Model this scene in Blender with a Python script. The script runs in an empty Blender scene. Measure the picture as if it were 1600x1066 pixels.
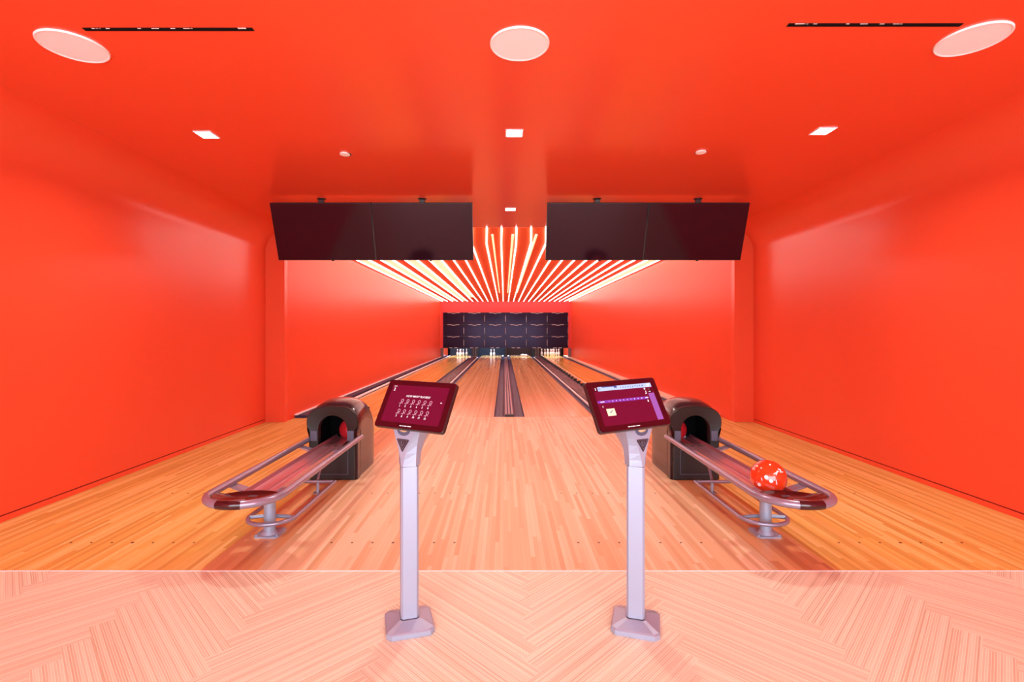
import bpy, bmesh, math, random
from mathutils import Vector, Matrix, Euler
PI = math.pi
random.seed(4)
S = bpy.context.scene
COL = S.collection

# ---------------------------------------------------------------- camera, world, lights, exposure
CAMX, CAMY, CAMZ = -0.075, -7.65, 1.31
cd = bpy.data.cameras.new('camera'); cam = bpy.data.objects.new('camera', cd); COL.objects.link(cam)
cam.location = (CAMX, CAMY, CAMZ); cam.rotation_euler = (PI/2, 0, 0)
cd.sensor_width = 36; cd.lens = 780/1600*36; cd.shift_x = 12/1600; cd.shift_y = -15/1600
cd.clip_end = 100
S.camera = cam
S.view_settings.view_transform = 'Standard'; S.view_settings.look = 'None'
S.view_settings.gamma = 1; S.view_settings.use_curve_mapping = False
S.view_settings.exposure = 0.85
w = bpy.data.worlds.new('world'); S.world = w; w.use_nodes = True
w.node_tree.nodes['Background'].inputs[0].default_value = (0.82, 0.92, 1.0, 1)
w.node_tree.nodes['Background'].inputs[1].default_value = 4.2

def area(name, loc, rot, sx, sy, power, color=(1, 1, 1), spread=180):
    l = bpy.data.lights.new(name, 'AREA'); l.shape = 'RECTANGLE'; l.size = sx; l.size_y = sy
    l.energy = power; l.color = color; l.spread = math.radians(spread)
    o = bpy.data.objects.new(name, l); o.location = loc; o.rotation_euler = rot; COL.objects.link(o)
    return o
ZC = 2.81                                   # ceiling height
# recessed downlights of the near room: those in the photograph's ceiling, plus unseen fill lamps added behind the camera
for (x, y) in [(-2.34, -3.85), (0.0, -3.88), (2.30, -3.92), (0.0, -1.53),
               (0.0, -8.7), (-2.34, -9.6), (2.30, -9.6)]:
    area('downlight_lamp', (x, y, ZC-0.03), (0, 0, 0), 0.12, 0.12, 9, (1.0, 0.93, 0.84), 150)
# pit lamps over the pin decks, cool white on the left pair of lanes, red on the right pair
for x, c, p in ((-2.38, (0.50, 0.75, 1.0), 3), (-0.765, (0.50, 0.75, 1.0), 3), (0.765, (1.0, 0.12, 0.06), 1.5), (2.38, (1.0, 0.30, 0.14), 2.2)):
    area('pin_deck_lamp', (x, 17.75, 0.62), (math.radians(28), 0, 0), 0.8, 0.08, p, c, 150)

# ---------------------------------------------------------------- materials
MATS = {}
def pmat(name, col, rough=0.5, metal=0.0, spec=0.5, coat=0.0, emit=None, estr=0.0, coat_rough=0.05):
    m = bpy.data.materials.new(name); m.use_nodes = True
    b = m.node_tree.nodes['Principled BSDF']
    b.inputs['Base Color'].default_value = (*col, 1); b.inputs['Roughness'].default_value = rough
    b.inputs['Metallic'].default_value = metal; b.inputs['Specular IOR Level'].default_value = spec
    b.inputs['Coat Weight'].default_value = coat; b.inputs['Coat Roughness'].default_value = coat_rough
    if emit: b.inputs['Emission Color'].default_value = (*emit, 1); b.inputs['Emission Strength'].default_value = estr
    MATS[name] = m
    return m
class NT:
    def __init__(s, m): s.t = m.node_tree; s.n = s.t.nodes; s.l = s.t.links; s.b = s.n['Principled BSDF']
    def node(s, typ, **kw):
        n = s.n.new(typ)
        for k, v in kw.items(): setattr(n, k, v)
        return n
    def link(s, a, b): s.l.new(a, b)
    def math(s, op, a, b=None, c=None):
        n = s.node('ShaderNodeMath', operation=op)
        for i, v in enumerate((a, b, c)):
            if v is None: continue
            if isinstance(v, (int, float)): n.inputs[i].default_value = v
            else: s.link(v, n.inputs[i])
        return n.outputs[0]
    def ramp(s, f, stops):
        r = s.node('ShaderNodeValToRGB'); e = r.color_ramp.elements
        while len(e) < len(stops): e.new(0.5)
        for i, (p, c) in enumerate(stops): e[i].position = p; e[i].color = (*c, 1)
        s.link(f, r.inputs[0]); return r.outputs[0]

def paint(name, col, rough, bump=0.0, spec=0.5):
    m = pmat(name, col, rough, spec=spec); t = NT(m)
    geo = t.node('ShaderNodeNewGeometry')
    n = t.node('ShaderNodeTexNoise'); n.inputs['Scale'].default_value = 0.9; n.inputs['Detail'].default_value = 2
    t.link(geo.outputs['Position'], n.inputs['Vector'])
    mix = t.node('ShaderNodeMix', data_type='RGBA')
    t.link(n.outputs['Fac'], mix.inputs['Factor'])
    mix.inputs['A'].default_value = (*[c*0.95 for c in col], 1); mix.inputs['B'].default_value = (*[min(1, c*1.05) for c in col], 1)
    t.link(mix.outputs['Result'], t.b.inputs['Base Color'])
    if bump:
        n2 = t.node('ShaderNodeTexNoise'); n2.inputs['Scale'].default_value = 260
        t.link(geo.outputs['Position'], n2.inputs['Vector'])
        bp = t.node('ShaderNodeBump'); bp.inputs['Strength'].default_value = bump; bp.inputs['Distance'].default_value = 0.0006
        t.link(n2.outputs['Fac'], bp.inputs['Height']); t.link(bp.outputs[0], t.b.inputs['Normal'])
    return m
RED = (0.64, 0.058, 0.032)
M_wall = paint('red_lacquer_wall', (0.80, 0.088, 0.036), 0.27, 0.05, spec=0.16)
M_ceil = paint('red_lacquer_ceiling', (0.80, 0.090, 0.036), 0.20, 0.05, spec=0.34)
M_inner = paint('red_gloss_lane_wall', (0.78, 0.082, 0.032), 0.30, 0.05, spec=0.07)
M_cin = paint('red_orange_lane_ceiling', (0.90, 0.135, 0.035), 0.5, 0.05, spec=0.12)
M_fascia = paint('red_matte_fascia', (0.80, 0.07, 0.07), 0.6)
M_gap = pmat('shadow_gap', (0.25, 0.01, 0.008), 0.8)

def boards(name, stops, bw=0.0265, blen=1.1, rough=0.12, seam=0.035, coat=0.0, spec=0.35):
    m = pmat(name, (0.7, 0.4, 0.2), rough, coat=coat, spec=spec); t = NT(m)
    geo = t.node('ShaderNodeNewGeometry'); sp = t.node('ShaderNodeSeparateXYZ'); t.link(geo.outputs['Position'], sp.inputs[0])
    xs = t.math('DIVIDE', sp.outputs[0], bw); ix = t.math('FLOOR', xs); fx = t.math('FRACT', xs)
    wn = t.node('ShaderNodeTexWhiteNoise', noise_dimensions='1D'); t.link(ix, wn.inputs['W'])
    ys = t.math('ADD', t.math('DIVIDE', sp.outputs[1], blen), t.math('MULTIPLY', wn.outputs['Value'], 13.0))
    iy = t.math('FLOOR', ys)
    cv = t.node('ShaderNodeCombineXYZ'); t.link(ix, cv.inputs[0]); t.link(iy, cv.inputs[1])
    wn2 = t.node('ShaderNodeTexWhiteNoise', noise_dimensions='2D'); t.link(cv.outputs[0], wn2.inputs['Vector'])
    mp = t.node('ShaderNodeMapping'); mp.inputs['Scale'].default_value = (70, 2.2, 1); t.link(geo.outputs['Position'], mp.inputs[0])
    ns = t.node('ShaderNodeTexNoise'); ns.inputs['Scale'].default_value = 1.0; ns.inputs['Detail'].default_value = 3
    t.link(mp.outputs[0], ns.inputs['Vector'])
    f = t.math('ADD', t.math('MULTIPLY', wn2.outputs['Value'], 0.72), t.math('MULTIPLY', ns.outputs['Fac'], 0.28))
    c = t.ramp(f, stops)
    edge = t.math('LESS_THAN', fx, seam)
    mx = t.node('ShaderNodeMix', data_type='RGBA', blend_type='MULTIPLY')
    t.link(t.math('MULTIPLY', edge, 0.35), mx.inputs['Factor']); t.link(c, mx.inputs['A']); mx.inputs['B'].default_value = (0.45, 0.25, 0.12, 1)
    t.link(mx.outputs['Result'], t.b.inputs['Base Color'])
    return m
M_appY = boards('maple_approach_boards', [(0.1, (0.58, 0.34, 0.075)), (0.5, (0.72, 0.48, 0.12)), (0.9, (0.82, 0.62, 0.24))], rough=0.36, spec=0.3)  # yellow light of the outer zones put into the board colour
M_appC = boards('pale_maple_approach_boards', [(0.1, (0.58, 0.37, 0.19)), (0.5, (0.70, 0.49, 0.29)), (0.9, (0.82, 0.62, 0.42))], rough=0.36, spec=0.3)  # pale glare on the centre approach put into the board colour
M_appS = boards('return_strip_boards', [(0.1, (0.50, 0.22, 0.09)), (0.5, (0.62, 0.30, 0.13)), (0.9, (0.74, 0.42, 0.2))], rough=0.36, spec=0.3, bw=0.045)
M_laneY = boards('maple_lane_boards', [(0.1, (0.56, 0.38, 0.08)), (0.5, (0.70, 0.50, 0.14)), (0.9, (0.82, 0.63, 0.23))], blen=6, rough=0.16, spec=0.25)  # outer lanes carry the strip glow as yellow in the boards
M_laneC = boards('amber_lane_boards', [(0.1, (0.52, 0.29, 0.11)), (0.5, (0.65, 0.39, 0.16)), (0.9, (0.78, 0.51, 0.24))], blen=6, rough=0.16, spec=0.25)  # pink light on the middle lanes put into the board colour

def striped_plank():
    m = pmat('bamboo_parquet', (0.8, 0.6, 0.45), 0.45); t = NT(m)
    uv = t.node('ShaderNodeUVMap'); uv.uv_map = 'UVMap'
    sp = t.node('ShaderNodeSeparateXYZ'); t.link(uv.outputs[0], sp.inputs[0])
    v = t.math('DIVIDE', sp.outputs[1], 0.0085); iv = t.math('FLOOR', v)
    wn = t.node('ShaderNodeTexWhiteNoise', noise_dimensions='1D'); t.link(iv, wn.inputs['W'])
    fv = t.math('FRACT', v)
    line = t.math('MULTIPLY', t.math('LESS_THAN', fv, 0.25), 0.7)
    mp = t.node('ShaderNodeMapping'); mp.inputs['Scale'].default_value = (5, 260, 1); t.link(uv.outputs[0], mp.inputs[0])
    ns = t.node('ShaderNodeTexNoise'); ns.inputs['Scale'].default_value = 1.0; ns.inputs['Detail'].default_value = 3; t.link(mp.outputs[0], ns.inputs['Vector'])
    f = t.math('ADD', t.math('MULTIPLY', wn.outputs['Value'], 0.5), t.math('MULTIPLY', ns.outputs['Fac'], 0.5))
    c = t.ramp(f, [(0.12, (0.47, 0.41, 0.26)), (0.5, (0.66, 0.62, 0.45)), (0.9, (0.83, 0.84, 0.66))])
    mx = t.node('ShaderNodeMix', data_type='RGBA'); t.link(line, mx.inputs['Factor']); t.link(c, mx.inputs['A'])
    mx.inputs['B'].default_value = (0.92, 0.95, 0.82, 1)
    t.link(mx.outputs['Result'], t.b.inputs['Base Color'])
    return m
M_parq = striped_plank()

M_lane_mark = pmat('dark_inlay', (0.06, 0.02, 0.01), 0.4)
M_gutter = pmat('violet_grey_gutter', (0.035, 0.030, 0.085), 0.45, spec=0.25)
M_cover = boards('ball_track_cover', [(0.1, (0.035, 0.018, 0.026)), (0.5, (0.07, 0.04, 0.056)), (0.9, (0.15, 0.10, 0.13))], bw=0.04, blen=0.5, rough=0.45, spec=0.2)
M_cap = pmat('white_capping', (0.86, 0.88, 0.92), 0.35)
M_cream = pmat('cream_bumper', (0.92, 0.74, 0.58), 0.35)
M_greyrail = pmat('mauve_grey_rail', (0.5, 0.40, 0.48), 0.3, metal=0.3)
M_black = pmat('black_plastic', (0.012, 0.010, 0.012), 0.35)
M_blackm = pmat('black_matte', (0.006, 0.005, 0.006), 0.9, spec=0.1)
M_screen = pmat('black_display_glass', (0.014, 0.002, 0.008), 0.09)
M_mask = pmat('black_wall_display_glass', (0.010, 0.003, 0.012), 0.14, spec=0.22)
for _m, _c in ((M_screen, (0.85, 0.62, 0.72)), (M_mask, (0.72, 0.50, 0.85))): _m.node_tree.nodes['Principled BSDF'].inputs['Specular Tint'].default_value = (*_c, 1)
M_bezel = pmat('black_bezel', (0.01, 0.008, 0.01), 0.4)
M_silver = pmat('silver_powder_coat', (0.33, 0.40, 0.54), 0.34, metal=0.3)
M_railm = pmat('mauve_silver_tube', (0.30, 0.27, 0.37), 0.25, metal=0.45)
M_hood = pmat('gloss_brown_black_shell', (0.035, 0.013, 0.016), 0.25, coat=0.35, coat_rough=0.10, spec=0.35)
M_frame = pmat('satin_dark_frame', (0.018, 0.012, 0.011), 0.38, spec=0.3)
M_tray = pmat('polished_mauve_track', (0.60, 0.34, 0.40), 0.28, metal=0.7)
M_dish = pmat('gloss_maroon_black_dish', (0.035, 0.006, 0.010), 0.12, coat=0.4)
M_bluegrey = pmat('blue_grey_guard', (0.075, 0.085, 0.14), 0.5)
M_pin = pmat('white_pin_enamel', (0.88, 0.88, 0.9), 0.25)
M_pinred = pmat('red_pin_stripe', (0.6, 0.02, 0.02), 0.3)
M_ball = pmat('orange_red_ball', (0.90, 0.055, 0.012), 0.08, coat=1.0, coat_rough=0.02)
M_ballin = pmat('crimson_ball', (0.75, 0.02, 0.03), 0.12, coat=1.0)
M_white = pmat('white_mark', (0.90, 0.93, 0.95), 0.45)
M_grille = pmat('white_speaker_cloth', (0.86, 0.93, 0.98), 0.7)
M_strip = pmat('strip_diffuser', (0.95, 0.95, 0.95), 0.5, emit=(1.0, 0.93, 0.90), estr=3.2)
M_tan = pmat('warm_strip_diffuser', (0.9, 0.8, 0.65), 0.5, emit=(1.0, 0.62, 0.36), estr=0.75)
M_panel = pmat('warm_panel_diffuser', (0.9, 0.8, 0.65), 0.5, emit=(1.0, 0.62, 0.38), estr=0.62)
M_lamp = pmat('lamp_lens', (1, 1, 1), 0.5, emit=(1.0, 0.96, 0.92), estr=6.0)
M_lcd = pmat('lit_maroon_screen', (0.02, 0.0, 0.0), 0.15, spec=0.3, emit=(0.20, 0.006, 0.038), estr=0.55)
M_tab = pmat('maroon_black_bezel_glass', (0.035, 0.001, 0.007), 0.14, coat=0.2)
M_tabside = pmat('dark_tablet_shell', (0.03, 0.012, 0.014), 0.35)
M_ink = pmat('lit_white_ink', (0.2, 0.2, 0.2), 0.4, emit=(0.95, 0.90, 0.95), estr=0.6)
M_inkp = pmat('lit_pink_ink', (0.1, 0.05, 0.08), 0.4, emit=(0.75, 0.38, 0.50), estr=0.6)
M_blue = pmat('lit_light_blue', (0.1, 0.1, 0.2), 0.4, emit=(0.42, 0.58, 0.92), estr=0.6)
M_navy = pmat('lit_navy_ink', (0.0, 0.0, 0.02), 0.4, emit=(0.03, 0.05, 0.18), estr=1.0)
M_violet = pmat('lit_violet', (0.05, 0.02, 0.1), 0.4, emit=(0.20, 0.02, 0.34), estr=0.6)
M_lilac = pmat('lit_lilac', (0.05, 0.02, 0.1), 0.4, emit=(0.32, 0.09, 0.36), estr=0.6)
M_card = pmat('lit_cream_card', (0.2, 0.2, 0.1), 0.4, emit=(0.85, 0.72, 0.55), estr=0.6)
M_badge = pmat('badge_black', (0.025, 0.022, 0.032), 0.35)
M_badgel = pmat('badge_line', (0.14, 0.12, 0.16), 0.35)
M_pitblue = pmat('navy_pit_curtain', (0.02, 0.03, 0.06), 0.8)  # blue pit light put into the curtain colour
M_pitred = pmat('black_red_pit_curtain', (0.03, 0.004, 0.004), 0.8)  # red pit light put into the curtain colour
M_post = pmat('grey_kickback', (0.16, 0.12, 0.13), 0.5)

# ---------------------------------------------------------------- helpers
def tag(o, label=None, cat=None, group=None, kind=None):
    if label: o['label'] = label
    if cat: o['category'] = cat
    if group: o['group'] = group
    if kind: o['kind'] = kind
    return o
def obj(name, bm, mat, parent=None, smooth=False, normals=True):
    if normals: bmesh.ops.recalc_face_normals(bm, faces=bm.faces)
    me = bpy.data.meshes.new(name); bm.to_mesh(me); bm.free()
    mats = mat if isinstance(mat, (list, tuple)) else [mat]
    for m in mats: me.materials.append(m)
    if smooth:
        for p in me.polygons: p.use_smooth = True
        try: me.set_sharp_from_angle(angle=math.radians(35))
        except Exception: pass
    o = bpy.data.objects.new(name, me); COL.objects.link(o)
    if parent: o.parent = parent
    return o
def empty(name, loc, rz=0):
    o = bpy.data.objects.new(name, None); o.location = loc; o.rotation_euler = (0, 0, rz); COL.objects.link(o); o.empty_display_size = 0.1
    return o
def copy_tree(o, parent=None):
    c = o.copy(); COL.objects.link(c); c.parent = parent
    for ch in list(o.children): copy_tree(ch, c)
    return c
def BM(): return bmesh.new()
def box(bm, x0, x1, y0, y1, z0, z1, bev=0.0, seg=2, mi=0):
    r = bmesh.ops.create_cube(bm, size=1)
    vs = r['verts']
    for v in vs: v.co = Vector(((x0+x1)/2+v.co.x*(x1-x0), (y0+y1)/2+v.co.y*(y1-y0), (z0+z1)/2+v.co.z*(z1-z0)))
    fs = set(f for v in vs for f in v.link_faces)
    for f in fs: f.material_index = mi
    if bev:
        es = set(e for v in vs for e in v.link_edges)
        bmesh.ops.bevel(bm, geom=list(es), offset=bev, segments=seg, affect='EDGES', profile=0.5)
    return bm
def prism(bm, pts, a, b, axis='Z', mi=0):
    """polygon pts extruded from a to b. axis Z: pts=(x,y); Y: pts=(x,z); X: pts=(y,z)"""
    def P(p, t):
        return {'Z': (p[0], p[1], t), 'Y': (p[0], t, p[1]), 'X': (t, p[0], p[1])}[axis]
    A = [bm.verts.new(P(p, a)) for p in pts]; B = [bm.verts.new(P(p, b)) for p in pts]
    n = len(pts); fs = [bm.faces.new(A), bm.faces.new(list(reversed(B)))]
    for i in range(n): fs.append(bm.faces.new((A[i], A[(i+1) % n], B[(i+1) % n], B[i])))
    for f in fs: f.material_index = mi
    return bm
def tube(bm, pts, r, n=14, closed=False, caps=True, sy=1.0):
    pts = [Vector(p) for p in pts]; m = len(pts); rings = []
    up0 = None
    for i in range(m):
        if closed: d = (pts[(i+1) % m]-pts[i-1])
        else: d = pts[min(i+1, m-1)]-pts[max(i-1, 0)]
        d.normalize()
        up = Vector((0, 0, 1)) if abs(d.z) < 0.9 else Vector((1, 0, 0))
        s = d.cross(up).normalized(); u = s.cross(d).normalized()
        rr = r[i] if isinstance(r, (list, tuple)) else r
        rings.append([bm.verts.new(pts[i]+s*math.cos(2*PI*k/n)*rr+u*math.sin(2*PI*k/n)*rr*sy) for k in range(n)])
    for i in range(m if closed else m-1):
        a, b = rings[i], rings[(i+1) % m]
        for k in range(n): bm.faces.new((a[k], a[(k+1) % n], b[(k+1) % n], b[k]))
    if caps and not closed:
        bm.faces.new(rings[0]); bm.faces.new(list(reversed(rings[-1])))
    return bm
def lathe(bm, prof, cx=0, cy=0, n=20, mis=None):
    rings = []
    for (r, z) in prof:
        rings.append([bm.verts.new((cx+r*math.cos(2*PI*k/n), cy+r*math.sin(2*PI*k/n), z)) for k in range(n)])
    for i in range(len(prof)-1):
        for k in range(n):
            f = bm.faces.new((rings[i][k], rings[i][(k+1) % n], rings[i+1][(k+1) % n], rings[i+1][k]))
            if mis: f.material_index = mis[i]
    bm.faces.new(list(reversed(rings[0]))); bm.faces.new(rings[-1])
    return bm
def disc(bm, cx, cy, z0, z1, r, n=48):
    return prism(bm, [(cx+r*math.cos(2*PI*k/n), cy+r*math.sin(2*PI*k/n)) for k in range(n)], z0, z1)
def text_into(bm, s, size, x, y, z=0.0, align='CENTER', thick=0.0, shear=0.0, mi=0):
    c = bpy.data.curves.new('txt', 'FONT'); c.body = s; c.size = size; c.align_x = align; c.align_y = 'CENTER'
    c.resolution_u = 2; c.shear = shear; c.offset = thick
    o = bpy.data.objects.new('txt', c); COL.objects.link(o)
    bpy.context.view_layer.update()
    me = bpy.data.meshes.new_from_object(o.evaluated_get(bpy.context.evaluated_depsgraph_get()))
    me.transform(Matrix.Translation((x, y, z)))
    n0 = len(bm.faces); bm.from_mesh(me)
    bm.faces.ensure_lookup_table()
    for f in bm.faces[n0:]: f.material_index = mi
    bpy.data.objects.remove(o); bpy.data.curves.remove(c); bpy.data.meshes.remove(me)
def struct(name, bm, mat, smooth=False, normals=True):
    o = obj(name, bm, mat, None, smooth, normals); o['kind'] = 'structure'; return o

# ---------------------------------------------------------------- the room
WX = 3.52; IX = 3.245; YP = -0.45; YB = 17.15; YR = -10.4
R = 0.36                                      # rounded corner between wall and ceiling
def strip_mesh(prof, y0, y1, ny=1):
    """sheet swept along y through the (x,z) profile"""
    bm = BM(); rows = []
    for j in range(ny+1):
        y = y0+(y1-y0)*j/ny; rows.append([bm.verts.new((x, y, z)) for x, z in prof])
    for j in range(ny):
        for i in range(len(prof)-1): bm.faces.new((rows[j][i], rows[j][i+1], rows[j+1][i+1], rows[j+1][i]))
    return bm
def cove(sg, a0, a1, n=14):
    return [(sg*(WX-R+R*math.cos(a0+(a1-a0)*k/n)), ZC-R+R*math.sin(a0+(a1-a0)*k/n)) for k in range(n+1)]
for sg, nm in ((-1, 'wall_left'), (1, 'wall_right')):
    prof = [(sg*(WX+0.1), 0.05), (sg*WX, 0.05)]+cove(sg, 0, PI/2)
    o = struct(nm, strip_mesh(prof, YR, YP), M_wall, smooth=True, normals=False)
    bm = BM(); box(bm, sg*WX, sg*(WX+0.06), YR, YP, 0, 0.040)
    struct('baseboard_'+nm[5:], bm, M_wall)
    bm = BM(); box(bm, sg*(WX+0.010), sg*(WX+0.06), YR, YP, 0.04, 0.05)
    struct('trim_1' if sg < 0 else 'trim_2', bm, M_gap)
    # jamb of the portal, following the rounded corner, then the glossy wall along the lanes
    pts = [(sg*IX, 0), (sg*(WX+0.05), 0), (sg*(WX+0.05), ZC+0.05), (sg*IX, ZC+0.05)]
    bm = BM(); prism(bm, pts, YP, YP+0.10, 'Y')
    struct('wall_portal_'+nm[5:], bm, M_wall)
    bm = BM(); box(bm, sg*IX, sg*(IX+0.2), YP+0.10, 20.5, -0.3, ZC+0.05)
    struct('wall_lane_'+nm[5:], bm, M_inner)
bm = strip_mesh([(-(WX-R), ZC), (WX-R, ZC)], YR, YP+0.0)
struct('ceiling', bm, M_ceil, normals=False)
bm = BM(); box(bm, -IX, IX, YP+0.006, YB+0.1, ZC, ZC+0.1)
struct('ceiling_lanes', bm, M_cin)
bm = BM(); box(bm, -WX, WX, YP, YP+0.006, ZC+0.004, ZC+0.05)
struct('trim_3', bm, M_gap)
# back fascia over the pin decks, with narrow side returns
MX0, MX1, MZ0, MZ1 = -3.11, 3.09, 0.484, 2.25
bm = BM(); box(bm, -IX, IX, YB, YB+0.08, MZ1, ZC)
box(bm, -IX, MX0, YB, YB+0.08, MZ0, MZ1); box(bm, MX1, IX, YB, YB+0.08, MZ0, MZ1)
struct('wall_back', bm, M_fascia)
for sg in (-1, 1):
    bm = BM(); a, b = sorted((sg*IX, sg*3.10)); box(bm, a, b, YB+0.0, YB+0.10, -0.1, MZ0)
    struct('trim_4' if sg < 0 else 'trim_5', bm, M_post)
bm = BM(); box(bm, -IX, IX, 20.4, 20.5, -0.3, ZC); struct('wall_pit', bm, M_blackm)
# ground slab under everything and the floors
bm = BM(); box(bm, -WX-0.3, WX+0.3, YR, YB+3, -0.35, -0.20)
struct('floor_slab', bm, M_blackm)
Y16 = -4.92
def sheet(x0, x1, y0, y1, z0, z1): return box(BM(), x0, x1, y0, y1, z0, z1)
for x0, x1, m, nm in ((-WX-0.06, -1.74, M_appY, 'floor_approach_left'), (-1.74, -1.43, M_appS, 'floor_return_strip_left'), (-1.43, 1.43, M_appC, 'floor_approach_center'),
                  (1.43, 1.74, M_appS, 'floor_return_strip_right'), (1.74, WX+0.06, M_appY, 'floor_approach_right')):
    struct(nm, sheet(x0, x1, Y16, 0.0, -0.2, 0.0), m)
# herringbone parquet: every plank a face with its own UV
def herringbone():
    bm = BM(); uvl = bm.loops.layers.uv.new('UVMap'); W, n = 0.1, 9; c = math.sqrt(0.5)
    X0, X1, Y0_, Y1_ = -WX-0.06, WX+0.06, YR, Y16
    ox, oy = -1.842+0.6364, -5.30
    k = 0
    for i in range(-140, 141):
        for j in range(-14, 15):
            for kind in (0, 1):
                ax, ay = i+n*j, i-n*j
                if kind == 0: x0, x1, y0, y1 = ax, ax+n, ay, ay+1
                else: x0, x1, y0, y1 = ax+n, ax+n+1, ay-n+1, ay+1
                q = [(x0, y0), (x1, y0), (x1, y1), (x0, y1)]
                q = [((a-b)*c*W+ox, (a+b)*c*W+oy) for a, b in q]
                if max(p[0] for p in q) < X0 or min(p[0] for p in q) > X1 or max(p[1] for p in q) < Y0_ or min(p[1] for p in q) > Y1_: continue
                k += 1
                f = bm.faces.new([bm.verts.new((a, b, 0)) for a, b in q])
                off = random.random()*50
                L = n*W
                uv = [(0, 0), (L, 0), (L, W), (0, W)] if kind == 0 else [(0, W), (0, 0), (L, 0), (L, W)]
                for lp, (u, v) in zip(f.loops, uv): lp[uvl].uv = (u+off, v+math.floor(off)*0.5)
    for co, no in (((X0, 0, 0), (-1, 0, 0)), ((X1, 0, 0), (1, 0, 0)), ((0, Y0_, 0), (0, -1, 0)), ((0, Y1_, 0), (0, 1, 0))):
        bmesh.ops.bisect_plane(bm, geom=bm.verts[:]+bm.edges[:]+bm.faces[:], plane_co=co, plane_no=no, clear_outer=True)
    return bm
struct('floor', herringbone(), M_parq, normals=False)
bm = BM(); box(bm, -WX-0.06, WX+0.06, Y16-0.004, Y16+0.004, -0.01, 0.0012); struct('trim_6', bm, M_cap)
# approach dots, inlaid at 12 and 15 feet
LC = (-2.38, -0.765, 0.765, 2.38)
bm = BM()
for yy in (-3.61, -4.555):
    for lc in LC:
        for k in range(-3, 4):
            if abs(lc) < 1: xx = lc+k*0.127
            else: xx = lc+k*0.127
            disc(bm, xx, yy, -0.01, 0.0008, 0.0075 if k else 0.010, 10)
o = obj('approach_dots', bm, M_lane_mark); o['kind'] = 'structure'; o.name = 'floor_dots'

# ---------------------------------------------------------------- lanes, gutters, covers
LW = 1.054; LE = 19.25
side = ['far left', 'inner left', 'inner right', 'far right']
for i, lc in enumerate(LC):
    r = empty('bowling_lane', (lc, 0, 0))
    tag(r, ['yellow maple bowling lane beside the left red wall with five standing pins', 'amber maple bowling lane left of the centre rails, two pins standing',
            'amber maple bowling lane right of the centre rails, no pins standing', 'yellow maple bowling lane beside the right red wall with full pin rack'][i], 'bowling lane', 'maple bowling lanes')
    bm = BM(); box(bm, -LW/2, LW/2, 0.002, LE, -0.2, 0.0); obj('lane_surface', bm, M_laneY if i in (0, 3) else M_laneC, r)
    for k in range(-3, 4):                         # aiming arrows
        yy = 4.75-abs(k)*0.22; x = k*0.132
        bm = BM(); prism(bm, [(x-0.016, yy-0.07), (x+0.016, yy-0.07), (x, yy+0.08)], -0.002, 0.0008); obj('arrow_mark', bm, M_lane_mark, r)
    for k in (-4, -3, -2, -1, 1, 2, 3, 4):
        bm = BM(); disc(bm, k*0.105, 2.0, -0.002, 0.0008, 0.009, 10); obj('guide_dot', bm, M_lane_mark, r)
    bm = BM(); box(bm, -LW/2+0.02, LW/2-0.02, LE-0.02, LE+0.03, 0.0, 0.03, 0.004); obj('tail_plank', bm, M_post, r)
def gutter(x0, x1, label):
    n = 12; c = (x0+x1)/2; rr = (x1-x0)/2-0.006; d = 0.045
    prof = [(x0, -0.001), (x0+0.006, -0.001)]+[(c-rr*math.cos(PI*k/n), -0.001-d*math.sin(PI*k/n)) for k in range(1, n)]+[(x1-0.006, -0.001), (x1, -0.001), (x1, -0.07), (x0, -0.07)]
    bm = BM(); prism(bm, prof, 0.003, LE-0.3, 'Y'); o = obj('gutter', bm, M_gutter, smooth=True)
    tag(o, label, 'gutter', 'lane gutters')
G = 0.160
gutter(LC[0]-LW/2-G, LC[0]-LW/2-0.001, 'violet grey gutter between the left wall capping and the far left lane')
gutter(LC[0]+LW/2+0.001, LC[0]+LW/2+0.15, 'violet grey gutter on the right side of the far left lane')
gutter(-1.4, LC[1]-LW/2-0.001, 'violet grey gutter on the left side of the inner left lane')
gutter(LC[1]+LW/2+0.001, -0.078, 'violet grey gutter just left of the three centre rails')
gutter(0.078, LC[2]-LW/2-0.001, 'violet grey gutter just right of the three centre rails')
gutter(LC[2]+LW/2+0.001, 1.4, 'violet grey gutter on the right side of the inner right lane')
gutter(LC[3]-LW/2-0.15, LC[3]-LW/2-0.001, 'dark gutter under the cream bumper of the far right lane')
gutter(LC[3]+LW/2+0.001, LC[3]+LW/2+G, 'dark gutter between the far right lane and the right wall ledge')
# centre divider with three rails
r = empty('center_rail_divider', (0, 0, 0)); tag(r, 'narrow divider with three mauve rails between the two middle lanes', 'lane divider')
bm = BM(); box(bm, -0.077, 0.077, 0.003, 17.45, -0.07, 0.004); obj('divider_base', bm, M_gutter, r)
for x in (-0.048, 0, 0.048):
    bm = BM(); tube(bm, [(x, 0.02, 0.016), (x, 17.45, 0.016)], 0.0135, 10); obj('rail', bm, M_greyrail, r, True)
bm = BM(); box(bm, -0.07, 0.07, 0.004, 0.09, 0.0, 0.032, 0.010); obj('end_cap', bm, M_bezel, r)
# raised track covers over the ball returns with white capping
for sg in (-1, 1):
    s = 'left' if sg < 0 else 'right'
    r = empty('ball_track_cover', (sg*1.57, 0, 0)); tag(r, 'long raised dark ball track cover between the two %s hand lanes' % s, 'ball track cover', 'ball track covers')
    a, b = sorted((sg*1.44-sg*1.57, sg*1.70-sg*1.57))
    bm = BM(); box(bm, a, b, 0.003, 17.44, -0.07, 0.045, 0.006); obj('cover_board', bm, M_cover, r)
    a, b = sorted((sg*1.402-sg*1.57, sg*1.439-sg*1.57))
    bm = BM(); box(bm, a, b, 0.003, 17.44, -0.07, 0.022, 0.004); obj('capping', bm, M_cap, r); 
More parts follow.
